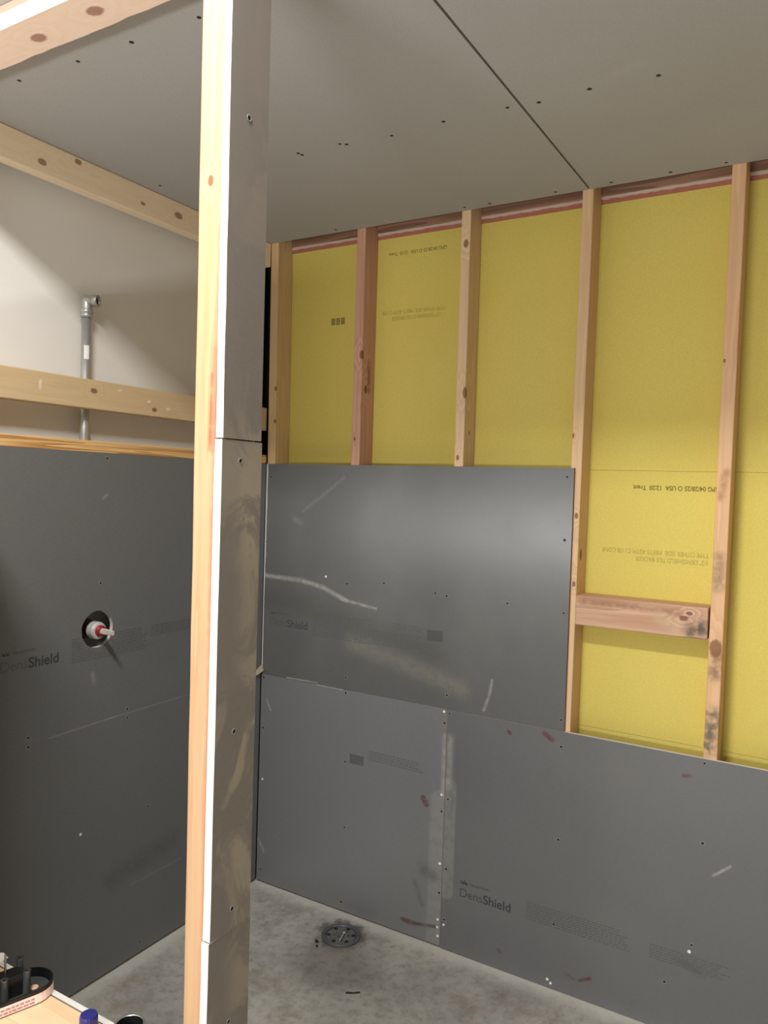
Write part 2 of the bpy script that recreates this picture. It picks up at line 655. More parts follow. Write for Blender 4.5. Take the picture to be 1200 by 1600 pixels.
# ---------------- ceiling
CZ = 2.468
bm = bmesh.new()
add_box(bm, -0.25, 4.2, -1.434, 0.0125, CZ + 0.0135, CZ + 0.05)
ceiling = finish(bm, 'ceiling', plain('ceiling_backing', (60, 48, 36), 0.9), kind='structure', label='unpainted drywall ceiling with a dark open seam')


def cpanel(x0, x1):
    bm = bmesh.new()
    add_box(bm, x0, x1, -1.434, 0.0125, CZ, CZ + 0.0127)
    for f in bm.faces:
        if abs(f.normal.z) < 0.5 and False:
            f.material_index = 1
    return finish(bm, 'ceiling_panel', [M['drywall']], ceiling)


cp1 = cpanel(-0.105, 1.2095)
cp2 = cpanel(1.2155, 2.430)
cp3 = cpanel(2.436, 4.2)
C1 = [(0.223, -1.204), (0.418, -1.194), (0.585, -1.19), (0.775, -1.187), (0.574, -0.579), (0.570, -0.592), (0.707, -0.588), (0.722, -0.578),
      (0.857, -0.568), (1.012, -0.576), (1.18, -0.570), (0.302, -0.015), (0.81, -0.016), (0.896, -0.0125), (1.114, -0.013), (0.037, -0.5985)]
C2 = [(1.255, -0.56), (1.377, -0.566), (1.526, -0.554), (1.283, -0.0128), (1.45, -0.0122), (1.596, -0.012)]
for lst, p in ((C1, cp1), (C2, cp2)):
    screws(lst, p, lambda it: (it[0], it[1], CZ), '-z', DARK, 1.0)

# ---------------- back wall
YF = 0.0127      # face of the studs
YB = 0.1016      # yellow face
wb = empty('wall_back', (0, 0, 0), kind='structure', label='open stud wall with yellow sheathing above grey backer boards')
# yellow sheathing seen from behind
rows = [(0.0, 0.8132), (0.8139, 1.6232), (1.6239, 2.449)]
yb = {}
for r, (z0, z1) in enumerate(rows):
    for c, (x0, x1) in enumerate(((0.0, 1.2), (1.2015, 2.72), (2.7215, 4.2))):
        yb[(r, c)] = sheet('yellow_board', 'x', x0, x1, z0, z1, YB, 0.0127, [M['yellow'], M['yedge']], wb)
box('black_sheet', -0.1015, -0.0005, YB, YB + 0.0125, 0.0, 2.62, M['dark_void'], wb, 0)
box('light_stop', -0.10, 4.2, YB + 0.0135, YB + 0.026, 0.0, 2.56, plain('light_stop_dark', (60, 50, 30), 0.9), wb, 0)  # added dark backing, keeps world light out of the board seams
# strip over the yellow boards: pink paper face, torn white edge, rough plate
for (x0, x1) in ((0.0, 0.40), (0.40, 0.80), (0.80, 1.21), (1.21, 1.63), (1.63, 2.8)):
    box('pink_strip', x0, x1, YB, YB + 0.012, 2.4495, 2.4685, M['pink'], wb, 0.001)
    bm = bmesh.new()
    n = 28
    prev = None
    for i in range(n + 1):
        x = x0 + (x1 - x0) * i / n
        lo = 2.463 + random.uniform(-0.0015, 0.0015)
        hi = 2.4745 + random.uniform(-0.003, 0.002)
        q = [bm.verts.new((x, YB - 0.003, lo)), bm.verts.new((x, YB - 0.006, hi)), bm.verts.new((x, YB + 0.01, hi)), bm.verts.new((x, YB + 0.01, lo))]
        if prev:
            for a in range(4):
                b = (a + 1) % 4
                bm.faces.new([prev[a], q[a], q[b], prev[b]])
        else:
            bm.faces.new(q)
        prev = q
    bm.faces.new(prev)
    finish(bm, 'torn_edge', M['torn_top'], wb)
W_plate = wood('wood_plate', (150, 104, 70), (92, 56, 34), 'x', contrast=0.9)
box('top_plate', -0.12, 4.2, 0.014, 0.118, 2.525, 2.563, W_plate, wb)
box('rough_plate', -0.12, 4.2, 0.094, 0.114, 2.4705, 2.524, W_plate, wb, 0.004)
box('bottom_plate', 0.04, 4.2, YF + 0.001, YB - 0.001, 0.001, 0.039, W_plate, wb)

# studs: (x left top, x left bottom, width, colours, knots)
S = [
    ('a', -0.0145, 0.003, 0.036, (214, 176, 118), (186, 144, 88), [(0.021, 0.0, 1.915, 0.006), (0.021, 0.0, 1.79, 0.006), (0.036, 0.05, 1.79, 0.005)]),
    ('b', 0.3745, 0.379, 0.0358, (204, 150, 118), (160, 104, 72), [(0.034, 0.0, 2.02, 0.011), (0.036, 0.03, 1.90, 0.010), (0.012, 0.0, 1.72, 0.004)]),
    ('c', 0.787, 0.790, 0.0335, (226, 188, 140), (190, 146, 96), [(0.016, 0.0, 2.36, 0.009), (0.034, 0.0, 1.87, 0.013), (0.036, 0.04, 1.74, 0.006), (0.012, 0.0, 1.655, 0.006)]),
    ('d', 1.191, 1.184, 0.034, (220, 178, 128), (190, 144, 94), [(0.005, 0.0, 1.725, 0.005), (0.034, 0.03, 1.36, 0.012), (0.026, 0.0, 1.48, 0.006), (0.026, 0.0, 1.27, 0.006)]),
    ('e', 1.607, 1.5985, 0.037, (220, 172, 120), (190, 136, 86), [(0.022, 0.0, 1.125, 0.017), (0.012, 0.0, 1.93, 0.004)]),
    ('f', 2.016, 2.016, 0.0381, (214, 172, 120), (184, 140, 90), []),
    ('g', 2.424, 2.424, 0.0381, (214, 172, 120), (184, 140, 90), []),
]
for tag, xt, xb, w, lc, dc, kn in S:
    st = ()
    if tag == 'e':
        st = [((0.012, 0, 0.845), (0.024, 0, 0.93), 0.05, (116, 104, 86), 1.0), ((0.02, 0, 1.38), (0.022, 0, 1.30), 0.03, (150, 120, 92), 0.8),
              ((0.02, 0, 1.05), (0.03, 0, 1.10), 0.03, (140, 108, 84), 0.9), ((0.02, 0, 1.55), (0.03, 0, 1.62), 0.02, (170, 120, 76), 0.7)]
    if tag == 'b':
        st = [((0.036, 0.05, 1.90), (0.036, 0.05, 2.0), 0.02, (110, 70, 44), 0.7)]
    m = wood('wood_stud_' + tag, lc, dc, 'z', kn, contrast=0.55, stains=st)
    bm = bmesh.new()
    add_box(bm, 0, w, YF, YB - 0.0005, 0.04, 2.5245)
    bevel(bm, 0.003)
    for v in bm.verts:
        t = (v.co.z - 0.82) / (2.468 - 0.82)
        v.co.x += xb + (xt - xb) * t + 0.002 * math.sin(v.co.z * 2.1 + xt * 9)
    finish(bm, 'stud', m, wb, (xb, YF, 0.0))
# block between two studs
mblk = wood('wood_block', (206, 160, 122), (168, 116, 80), 'x', [(0.315, 0.0, 0.055, 0.008), (0.33, 0, 0.07, 0.006)], contrast=0.95,
            stains=[((0.34, 0, 0.018), (0.36, 0, 0.03), 0.045, (92, 84, 72), 1.0), ((0.02, 0, 0.075), (0.30, 0, 0.07), 0.02, (148, 106, 80), 0.7),
                    ((0.25, 0, 0.05), (0.30, 0, 0.02), 0.03, (198, 170, 136), 0.7)])
box('blocking', 1.2175, 1.5975, YF, YB - 0.001, 1.146, 1.2365, mblk, wb, 0.0035)

# grey boards on the back wall
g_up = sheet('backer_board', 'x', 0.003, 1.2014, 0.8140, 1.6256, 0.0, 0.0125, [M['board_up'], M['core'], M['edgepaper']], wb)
g_ll = sheet('backer_board', 'x', 0.003, 0.8005, 0.008, 0.8136, 0.0, 0.0125, [M['board_ll'], M['core']], wb)
g_lr = sheet('backer_board', 'x', 0.8045, 2.02, 0.004, 0.8125, 0.0, 0.0125, [M['board_lr'], M['core']], wb)
g_lr2 = sheet('backer_board', 'x', 2.023, 3.24, 0.004, 0.8125, 0.0, 0.0125, [M['board_lr'], M['core']], wb)
UP = [(0.025, 1.576), (0.010, 1.327), (0.292, 1.216, 1), (0.385, 1.198), (0.54, 1.214), (0.742, 1.198), (0.785, 1.193), (1.001, 1.19), (1.18, 1.598), (1.18, 1.404), (1.186, 1.179), (1.191, 0.848), (0.392, 0.858), (0.798, 0.861), (0.015, 0.842)]
LL = [(0.014, 0.802), (0.394, 0.802), (0.017, 0.606), (0.4, 0.553), (0.021, 0.406, 1), (0.406, 0.313), (0.401, 0.038), (0.023, 0.052), (0.791, 0.522, 1), (0.793, 0.466), (0.793, 0.288, 1), (0.794, 0.188), (0.792, 0.096, 1), (0.791, 0.069, 1), (0.794, 0.04, 1), (0.79, 0.804, 1), (0.793, 0.766)]
LR = [(0.811, 0.801), (0.815, 0.512), (0.817, 0.276), (0.816, 0.103), (0.815, 0.085, 1), (1.194, 0.765), (1.196, 0.475), (1.192, 0.207), (1.607, 0.8), (1.611, 0.573), (1.594, 0.275), (1.588, 0.254, 1), (1.178, 0.028, 1), (1.189, 0.019, 1), (1.525, 0.144)]
Y3 = lambda it: (it[0], 0.0, it[1])
screws(UP, g_up, Y3, '-y')
screws(LL, g_ll, Y3, '-y')
screws(LR, g_lr, Y3, '-y')
# pale bead of torn paper in the inside corner
bm = bmesh.new()
prev = None
for i in range(25):
    z = 0.85 + (1.6256 - 0.85) * i / 24
    w = 0.0036 + random.uniform(-0.001, 0.001) + 0.002 * (i > 12)
    q = [bm.verts.new((0.0028, -0.0016, z)), bm.verts.new((0.0028 + w, -0.0012, z)), bm.verts.new((0.0028 + w, 0.0, z)), bm.verts.new((0.0028, 0.0, z))]
    if prev:
        for a in range(4):
            bm.faces.new([prev[a], q[a], q[(a + 1) % 4], prev[(a + 1) % 4]])
    prev = q
finish(bm, 'torn_paper_edge', M['core'], g_up)
# torn flap at the corner joint
bm = bmesh.new()
vs_ = [bm.verts.new(p) for p in ((0.006, -0.002, 0.855), (0.002, -0.03, 0.835), (0.006, -0.052, 0.812), (0.011, -0.03, 0.818), (0.014, -0.004, 0.828))]
bm.faces.new(vs_)
flap = finish(bm, 'torn_flap', plain('torn_board_paper', (170, 158, 138), 0.9), g_up)
sol = flap.modifiers.new('thickness', 'SOLIDIFY')
sol.thickness = 0.0015

# printing on the back wall boards
XD, ZU = (1, 0, 0), (0, 0, 1)


def fine_print(parent, to3d, u0, z0, groups, mat, hole=None):
    rects = []
    for (du, dz, n, length) in groups:
        for i in range(n):
            z = z0 + dz - i * 0.0075
            u = u0 + du
            end = u + length * random.uniform(0.85, 1.0)
            while u < end:
                l = random.uniform(0.006, 0.022)
                if hole is None or math.hypot(u + l / 2 - hole[0], z - hole[1]) > hole[2] + l / 2 + 0.002:
                    rects.append((u, min(u + l, end), z, z + 0.0026))
                u += l + 0.0035
    strips('fine_print', rects, mat, parent, to3d)


def brand(parent, org, xd, to3d, md, mm, h=0.034):
    text('print_light', 'Dens', h, mm, parent, org, xd, ZU, bold=-h * 0.004, squeeze=0.98)
    o2 = Vector(org) + Vector(xd) * (h * 2.08)
    text('print_bold', 'Shield', h, md, parent, o2, xd, ZU, bold=h * 0.012, squeeze=1.0)
    # mark above the name: small mountain triangle and a line of small lettering
    base = Vector(org) + Vector((0, 0, h * 1.08))
    bm = bmesh.new()
    X = Vector(xd)
    for a, b, hh in ((0.0, 0.016, 0.011), (0.010, 0.026, 0.015), (0.020, 0.032, 0.009)):
        bm.faces.new([bm.verts.new(base + X * a), bm.verts.new(base + X * b), bm.verts.new(base + X * (a + b) / 2 + Vector((0, 0, hh)))])
    finish(bm, 'print_mark', mm, parent)
    text('print_maker', 'Georgia-Pacific', h * 0.30, mm, parent, base + X * 0.036 + Vector((0, 0, 0.001)), xd, ZU, squeeze=0.95)


yb3 = lambda u, z: (u, -0.0006, z)
brand(g_lr, (0.868, -0.0006, 0.200), XD, yb3, M['print_dark'], M['print_mid'], 0.041)
brand(g_up, (0.034, -0.0006, 1.010), XD, yb3, M['print_mid'], M['print_faint'], 0.041)
fine_print(g_up, yb3, 0.24, 1.075, [(0, 0, 12, 0.26), (0.34, 0, 3, 0.12), (0.26, -0.035, 7, 0.20)], M['print_faint'])
strips('barcode', [(0.717 + i * 0.006, 0.7205 + i * 0.006, 1.036, 1.072) for i in range(10)], M['print_mid'], g_up, yb3)
fine_print(g_ll, yb3, 0.50, 0.60, [(0, 0.01, 5, 0.22)], M['print_faint'])
strips('barcode', [(0.421 + i * 0.006, 0.4245 + i * 0.006, 0.553, 0.587) for i in range(10)], M['print_mid'], g_ll, yb3)
fine_print(g_lr, yb3, 1.10, 0.25, [(0, 0, 8, 0.34), (0.38, -0.01, 6, 0.22)], M['print_faint'])

# printing on the yellow boards, upside down as hung
yy = YB - 0.0006
text('stamp', 'GPG 04/28/25 O USA  12:20  Trent', 0.0195, M['yprint_dark'], yb[(1, 1)], (1.602, yy, 1.579), (-1, 0, 0), (0, 0, -1), bold=0.0003, squeeze=0.86)
text('stamp_spec', '1/2" DENSSHIELD TILE BACKER', 0.0195, M['yprint_faint'], yb[(1, 1)], (1.580, yy, 1.362), (-1, 0, 0), (0, 0, -1), squeeze=0.78)
text('stamp_type', 'TYPE OTHER SIDE  MEETS ASTM C1178 CONF', 0.0195, M['yprint_faint'], yb[(1, 1)], (1.580, yy, 1.384), (-1, 0, 0), (0, 0, -1), squeeze=0.79)
text('stamp', 'GPG 04/28/25 O USA  12:10  Trent', 0.0185, M['yprint_dark'], yb[(2, 0)], (0.692, yy, 2.396), (-1, 0, 0), (0, 0, -1), squeeze=0.86)
text('stamp_spec', '1/2" DENSSHIELD TILE BACKER', 0.0185, M['yprint_faint'], yb[(2, 0)], (0.676, yy, 2.165), (-1, 0, 0), (0, 0, -1), squeeze=0.78)
text('stamp_type', 'TYPE OTHER SIDE  MEETS ASTM C1178', 0.0185, M['yprint_faint'], yb[(2, 0)], (0.690, yy, 2.187), (-1, 0, 0), (0, 0, -1), squeeze=0.79)
rects = []
for gx in (0.213, 0.235, 0.257):
    for i in range(4):
        rects.append((gx + i * 0.0045, gx + i * 0.0045 + 0.003, 2.156, 2.182))
strips('barcode', rects, M['yprint_dark'], yb[(2, 0)], lambda u, z: (u, yy, z))

# ---------------- left wall
wl = empty('wall_left', (0, 0, 0), kind='structure', label='valve wall: white wall with bare blocking above grey boards')
box('plaster_sheet', -0.20, -0.1016, -4.2, 0.045, 0.0, 3.2, M['plaster'], wl, 0)
box('black_sheet', -0.20, -0.1018, 0.046, 0.24, 0.0, 2.62, M['dark_void'], wl, 0)
XF = -0.0127
mtop = wood('wood_rail_top', (240, 212, 172), (220, 184, 138), 'y',
            [(0.038, 2.80 + y, z, r) for y, z, r in ((-0.975, 0.032, 0.009), (-0.86, 0.075, 0.008), (-0.62, 0.035, 0.006), (-0.47, 0.045, 0.011))], contrast=0.35)
box('rail', XF - 0.038, XF, -2.80, 0.010, 2.378, CZ - 0.0005, mtop, wl, 0.004)
mmid = wood('wood_rail_mid', (202, 168, 118), (176, 140, 92), 'y', [(0.038, 2.80 - 0.79, 0.054, 0.008), (0.038, 2.80 - 0.555, 0.022, 0.007)], contrast=0.3,
            stains=[((0.038, 2.80 - 0.97, 0.04), (0.038, 2.80 - 0.968, 0.06), 0.008, (232, 220, 196), 0.9), ((0.038, 2.80 - 0.58, 0.045), (0.038, 2.80 - 0.575, 0.047), 0.006, (240, 232, 214), 0.9),
                    ((0.038, 2.80 - 0.5, 0.03), (0.038, 2.80 - 0.49, 0.031), 0.007, (240, 232, 214), 0.9), ((0.038, 2.80 - 0.70, 0.066), (0.038, 2.80 - 0.69, 0.068), 0.006, (240, 232, 214), 0.7)])
box('rail', XF - 0.038, XF, -2.80, 0.010, 1.7535, 1.8405, mmid, wl, 0.003)
msill = wood('wood_sill', (222, 172, 104), (160, 104, 44), 'y', ring=34, contrast=1.25)
box('sill', XF - 0.040, XF + 0.004, -2.80, 0.010, 1.6262, 1.660, msill, wl, 0.003)
for ys in (-0.335, -1.30, -2.0):
    box('stud', XF - 0.0885, XF - 0.0005, ys - 0.019, ys + 0.019, 0.039, 1.6258, W_plate, wl, 0.003)
box('bottom_plate', XF - 0.0885, XF - 0.0005, -2.80, 0.010, 0.001, 0.038, W_plate, wl, 0.003)
VY, VZ = -0.771, 1.0955
l_up = sheet('backer_board', 'y', -1.90, -0.003, 0.8132, 1.6256, 0.0, 0.0125, [M['board_left'], M['core']], wl, back_dir=-1, hole=(VY, VZ, 0.0565))
l_lo = sheet('backer_board', 'y', -1.90, -0.003, 0.010, 0.8128, 0.0, 0.0125, [M['board_left'], M['core']], wl, back_dir=-1)
X3 = lambda it: (0.0, it[0], it[1])
screws([(-0.747, 1.61), (-0.763, 1.234), (-0.651, 0.825), (-0.996, 0.824)], l_up, X3, '+x')
screws([(-0.65, 0.798), (-0.995, 0.797), (-0.555, 0.482), (-0.817, 0.486, 1), (-0.58, 0.044)], l_lo, X3, '+x')
xb3 = lambda u, z: (0.0006, u, z)
YD = (0, 1, 0)
brand(l_up, (0.0006, -1.085, 1.020), YD, xb3, M['print_dark'], M['print_faint'], 0.041)
fine_print(l_up, xb3, -0.86, 1.075, [(0, 0.0, 10, 0.30), (0.30, 0.0, 5, 0.2)], M['print_faint'], (VY, VZ, 0.0575))

# ---------------- added unseen right wall, cuts fill light from the side
box('wall_right_added', 2.95, 3.05, -4.2, 0.012, 0.0, 2.467, M['board_ll'], None, 0, kind='structure', label='added unseen grey side wall that limits fill light')

# ---------------- partition with its jamb post, top plate and knee wall
wp = empty('wall_partition', (1.0, -1.40, 0), kind='structure', label='open partition: bare post with grey jamb boards, plate and knee wall')
PY0, PY1 = -1.400, -1.3065
mpost = wood('wood_post', (180, 138, 92), (150, 100, 56), 'z', [(0.022, 0.0, 2.03, 0.006)], contrast=0.55, ring=30,
             stains=[((0.044, 0, 1.76), (0.041, 0, 1.60), 0.012, (176, 84, 60), 0.9), ((0.036, 0, 1.72), (0.034, 0, 1.60), 0.006, (170, 86, 56), 0.9),
                     ((0.042, 0, 1.50), (0.043, 0, 1.30), 0.008, (190, 118, 78), 0.8), ((0.043, 0, 2.45), (0.043, 0, 0.6), 0.009, (186, 132, 102), 0.8)])
bm = bmesh.new()
nz = 24
prev = None
for i in range(nz + 1):
    z = 0.0 + 2.418 * i / nz
    t = (z - 0.65) / (2.32 - 0.65)
    xl = 1.004 + (0.994 - 1.004) * t + random.uniform(-0.0006, 0.0006)
    xr = 1.0462 + (1.0425 - 1.0462) * t
    c = 0.004
    q = [bm.verts.new(p) for p in ((xl + c, PY0, z), (xr - c, PY0, z), (xr - 0.001, PY0 + c * 0.5, z), (xr, PY0 + c, z), (xr, PY1, z), (xl, PY1, z), (xl, PY0 + c, z), (xl + 0.001, PY0 + c * 0.4, z))]
    if prev:
        for a in range(8):
            bm.faces.new([prev[a], q[a], q[(a + 1) % 8], prev[(a + 1) % 8]])
    else:
        bm.faces.new(q)
    prev = q
bm.faces.new(prev)
post = finish(bm, 'post', mpost, wp, (1.0, PY0, 0.0))


def jamb(z0, z1, xo0, xo1, lean, y0, y1):
    bm = bmesh.new()
    add_box(bm, 1.0465, 1.062, y0, y1, z0, z1)
    for f in bm.faces:
        f.normal_update()
        n = f.normal
        f.material_index = 0 if n.x > 0.5 or n.x < -0.5 else 1
    bmesh.ops.subdivide_edges(bm, edges=[e for e in bm.edges if abs(e.verts[0].co.z - e.verts[1].co.z) > 0.1], cuts=10)
    for v in bm.verts:
        t = (v.co.z - z0) / (z1 - z0)
        v.co.x += xo0 + (xo1 - xo0) * t
        if v.co.y < y0 + 0.001:
            v.co.y += random.uniform(-0.0006, 0.0006)
    return finish(bm, 'jamb_board', [M['board_jamb'], M['core']], wp)


j_top = jamb(1.6185, 2.418, 0.0006, -0.0030, 0, -1.4005, -1.3065)
j_mid = jamb(0.7985, 1.6160, 0.0000, -0.0000, 0, -1.4015, -1.3035)
j_low = jamb(0.002, 0.7955, -0.0004, -0.0012, 0, -1.4030, -1.3005)
for lst, p, xx in (([(-1.356, 2.139), (-1.355, 1.739)], j_top, 1.0608), ([(-1.357, 1.583), (-1.356, 1.134)], j_mid, 1.062), ([(-1.350, 0.638)], j_low, 1.0610)):
    screws(lst, p, lambda it: (xx + 0.0002, it[0], it[1]), '+x', None, 0.78)
screws([(-1.350, 0.832)], j_mid, lambda it: (1.0622, it[0], it[1]), '+x', None, 0.78)

mplate = wood('wood_partition_plate', (244, 206, 176), (230, 186, 154), 'x',
              [(0.50 + 0.10, 0.052, 0.0, 0.013), (0.675 + 0.10, 0.046, 0.0, 0.013)], contrast=0.35)
bm = bmesh.new()
add_box(bm, 0.0, 1.046, PY0, -1.3105, 2.4195, 2.467)
bmesh.ops.subdivide_edges(bm, edges=[e for e in bm.edges if abs(e.verts[0].co.x - e.verts[1].co.x) > 0.5], cuts=40)
for v in bm.verts:
    if v.co.y > -1.34 and v.co.z < 2.44:
        v.co.y += random.uniform(-0.002, 0.002)
finish(bm, 'plate', mplate, wp, (-0.10, PY0, 2.4195))
# knee wall between the left wall and the post
KZ = 0.485
mled = wood('wood_ledge', (226, 184, 136), (200, 150, 104), 'x', ring=16, contrast=0.5)
box('ledge_plate', 0.0135, 0.993, -1.452, -1.3235, KZ - 0.038, KZ, mled, wp, 0.003)
box('knee_stud', 0.03, 0.068, -1.44, -1.336, 0.0395, KZ - 0.0385, mled, wp, 0.003)
box('knee_stud', 0.48, 0.518, -1.44, -1.336, 0.0395, KZ - 0.0385, mled, wp, 0.003)
box('knee_stud', 0.94, 0.978, -1.44, -1.336, 0.0395, KZ - 0.0385, mled, wp, 0.003)
box('sole_plate', 0.0135, 0.993, -1.44, -1.336, 0.001, 0.039, mled, wp, 0.003)
box('partition_stud', 0.002, 0.040, PY0 + 0.013, -1.3105, KZ + 0.0005, 2.4185, mled, wp, 0.003)
sheet('shade_board', 'x', 0.002, 0.53, 0.05, 1.88, -1.4662, 0.0127, [M['board_lr'], M['core']], wp)  # added unseen board, blocks lamp light so the left wall goes dark
sheet('backer_board', 'x', 0.0135, 0.993, 0.004, KZ + 0.001, -1.3232, 0.0127, [M['board_ll'], M['core']], wp)

# ================================================================ THINGS
# riser pipe with elbow
PX, PYY = -0.068, -0.779
pipe = empty('riser_pipe', (PX, PYY, 1.30), label='galvanised steel riser pipe with elbow, against the white wall', cat='pipe')
bm = bmesh.new()
lathe(bm, [(0.0135, 1.30), (0.0135, 2.052)], (PX, PYY, 0), 'z', 24)
finish(bm, 'pipe', M['galv'], pipe, (PX, PYY, 1.30), smooth=True)
bm = bmesh.new()
lathe(bm, [(0.0135, 2.030), (0.0185, 2.031), (0.0185, 2.040), (0.0172, 2.0405), (0.0172, 2.0425), (0.0188, 2.043), (0.0188, 2.050), (0.0168, 2.053), (0.0168, 2.074), (0.0155, 2.086), (0.010, 2.095), (0.001, 2.098)], (PX, PYY, 0), 'z', 24)
# outlet towards the room and the corner
ax = Vector((0.90, 0.42, 0.0)).normalized()
side = Vector((-ax.y, ax.x, 0))
c0 = Vector((PX, PYY, 2.0805))
rings = []
for r, h in ((0.0165, 0.0), (0.0165, 0.022), (0.0182, 0.023), (0.0182, 0.036), (0.0172, 0.037), (0.0135, 0.037), (0.0125, 0.030)):
    rings.append([bm.verts.new(c0 + ax * h + (side * math.cos(2 * math.pi * i / 24) + Vector((0, 0, 1)) * math.sin(2 * math.pi * i / 24)) * r) for i in range(24)])
for a, b in zip(rings, rings[1:]):
    for i in range(24):
        bm.faces.new((a[i], a[(i + 1) % 24], b[(i + 1) % 24], b[i]))
finish(bm, 'elbow', M['galv'], pipe, (PX, PYY, 2.03), smooth=True)
bm = bmesh.new()
bm.faces.new([bm.verts.new(c0 + ax * 0.0302 + (side * math.cos(2 * math.pi * i / 24) + Vector((0, 0, 1)) * math.sin(2 * math.pi * i / 24)) * 0.0128) for i in range(24)])
finish(bm, 'bore', M['galv_dark'], pipe, tuple(c0), label='dark open bore of the elbow')
bm = bmesh.new()
a0 = math.atan2(-1.55, 1.98)
pr = []
for i in range(8):
    a = a0 - 0.35 + 1.15 * i / 7
    pr.append([bm.verts.new((PX + 0.0139 * math.cos(a), PYY + 0.0139 * math.sin(a), z)) for z in (1.905, 1.946)])
for a, b in zip(pr, pr[1:]):
    bm.faces.new((a[0], b[0], b[1], a[1]))
finish(bm, 'sticker', M['paper'], pipe, (PX, PYY, 1.905), label='white paper sticker')

# shower valve in its hole
sv = empty('shower_valve', (0, VY, VZ), label='metal shower valve with red ring in round hole of grey board', cat='valve')
M['brass'] = plain('valve_brass', (120, 96, 70), 0.45, metal=0.9, var=0.3)
M['chrome'] = plain('valve_nut', (222, 221, 218), 0.3, metal=0.35)
M['red'] = plain('valve_red_ring', (150, 30, 44), 0.45)
M['stem'] = plain('valve_stem', (214, 198, 188), 0.4)
VA = (0, VY, VZ - 0.004)
bm = bmesh.new()
lathe(bm, [(0.030, -0.085), (0.030, -0.045), (0.027, -0.040), (0.024, -0.040), (0.024, -0.012)], VA, 'x', 28)
finish(bm, 'valve_body', M['brass'], sv, VA, smooth=False)
bm = bmesh.new()
lathe(bm, [(0.025, -0.020), (0.0262, -0.018), (0.0262, 0.004), (0.0235, 0.010), (0.017, 0.011)], VA, 'x', 28)
finish(bm, 'retaining_nut', M['chrome'], sv, VA)
bm = bmesh.new()
lathe(bm, [(0.0175, 0.006), (0.0175, 0.018), (0.0150, 0.022), (0.0105, 0.022), (0.0100, 0.010)], VA, 'x', 24)
finish(bm, 'red_ring', M['red'], sv, VA)
bm = bmesh.new()
lathe(bm, [(0.0092, 0.008), (0.0092, 0.040), (0.0080, 0.044), (0.0080, 0.066), (0.0070, 0.069)], VA, 'x', 16)
bevel_dummy = None
for v in bm.verts:      # flatted stem tip
    if v.co.x > 0.031:
        v.co.y = VY + max(-0.0045, min(0.0045, v.co.y - VY))
finish(bm, 'stem', M['stem'], sv, VA)

# floor drain
DX, DY = 0.488, -0.127
fd = empty('floor_drain', (DX, DY, 0), label='round black floor drain set in broken concrete by the back wall', cat='drain')
M['pvc'] = plain('drain_plastic', (96, 98, 98), 0.45, var=0.45, vscale=55)
M['drain_mud'] = plain('drain_debris', (122, 120, 114), 0.8, var=0.7, vscale=55)
bm = bmesh.new()
lathe(bm, [(0.067, 0.0005), (0.066, 0.006), (0.061, 0.009), (0.056, 0.007), (0.054, 0.003)], (DX, DY, 0), 'z', 40, cap=False)
finish(bm, 'rim', M['pvc'], fd, (DX, DY, 0), smooth=True)
bm = bmesh.new()
lathe(bm, [(0.052, 0.0015), (0.050, 0.0045), (0.038, 0.0045), (0.036, 0.003), (0.024, 0.003), (0.022, 0.005), (0.004, 0.0055)], (DX, DY, 0), 'z', 32)
finish(bm, 'strainer', M['drain_mud'], fd, (DX, DY, 0))
for i in range(6):
    a = 0.5 + i * math.pi / 3
    bm = bmesh.new()
    lathe(bm, [(0.0068, 0.0045), (0.006, 0.0062)], (DX + 0.043 * math.cos(a), DY + 0.043 * math.sin(a), 0), 'z', 12)
    finish(bm, 'bolt', M['screw_dark'], fd, (DX + 0.043 * math.cos(a), DY + 0.043 * math.sin(a), 0))
bm = bmesh.new()
random.seed(3)
for i in range(14):
    a, r = random.uniform(0, 6.28), random.uniform(0.004, 0.03)
    x, y, s = DX + r * math.cos(a), DY + r * math.sin(a), random.uniform(0.003, 0.007)
    p = [bm.verts.new((x + s * random.uniform(.6, 1) * math.cos(t), y + s * random.uniform(.6, 1) * math.sin(t), 0.0055)) for t in (0, 1.3, 2.6, 3.9, 5.1)]
    top = bm.verts.new((x, y, 0.0055 + s * 0.5))
    for k in range(5):
        bm.faces.new((p[k], p[(k + 1) % 5], top))
finish(bm, 'grit', plain('drain_grit', (70, 72, 74), 0.6, var=0.4), fd, (DX, DY, 0), kind='stuff')
# nail lying in the drain
bm = bmesh.new()
A, Bp = Vector((0.497, -0.122, 0.014)), Vector((0.511, -0.172, 0.0115))
d = (Bp - A).normalized()
s1 = d.cross(Vector((0, 0, 1))).normalized()
s2 = d.cross(s1)
prof = [(0.0005, -0.0005), (0.0048, 0.0), (0.0048, 0.0016), (0.0017, 0.0018), (0.0017, 0.047), (0.0003, 0.053)]
rings = [[bm.verts.new(A + d * h + (s1 * math.cos(t * math.pi / 4) + s2 * math.sin(t * math.pi / 4)) * r) for t in range(8)] for r, h in prof]
for a, b in zip(rings, rings[1:]):
    for i in range(8):
        bm.faces.new((a[i], a[(i + 1) % 8], b[(i + 1) % 8], b[i]))
bm.faces.new(rings[0])
bm.faces.new(rings[-1])
finish(bm, 'nail', plain('bright_nail', (226, 226, 224), 0.3, metal=0.5), None, tuple(A), label='single bright nail lying across the floor drain', cat='nail')


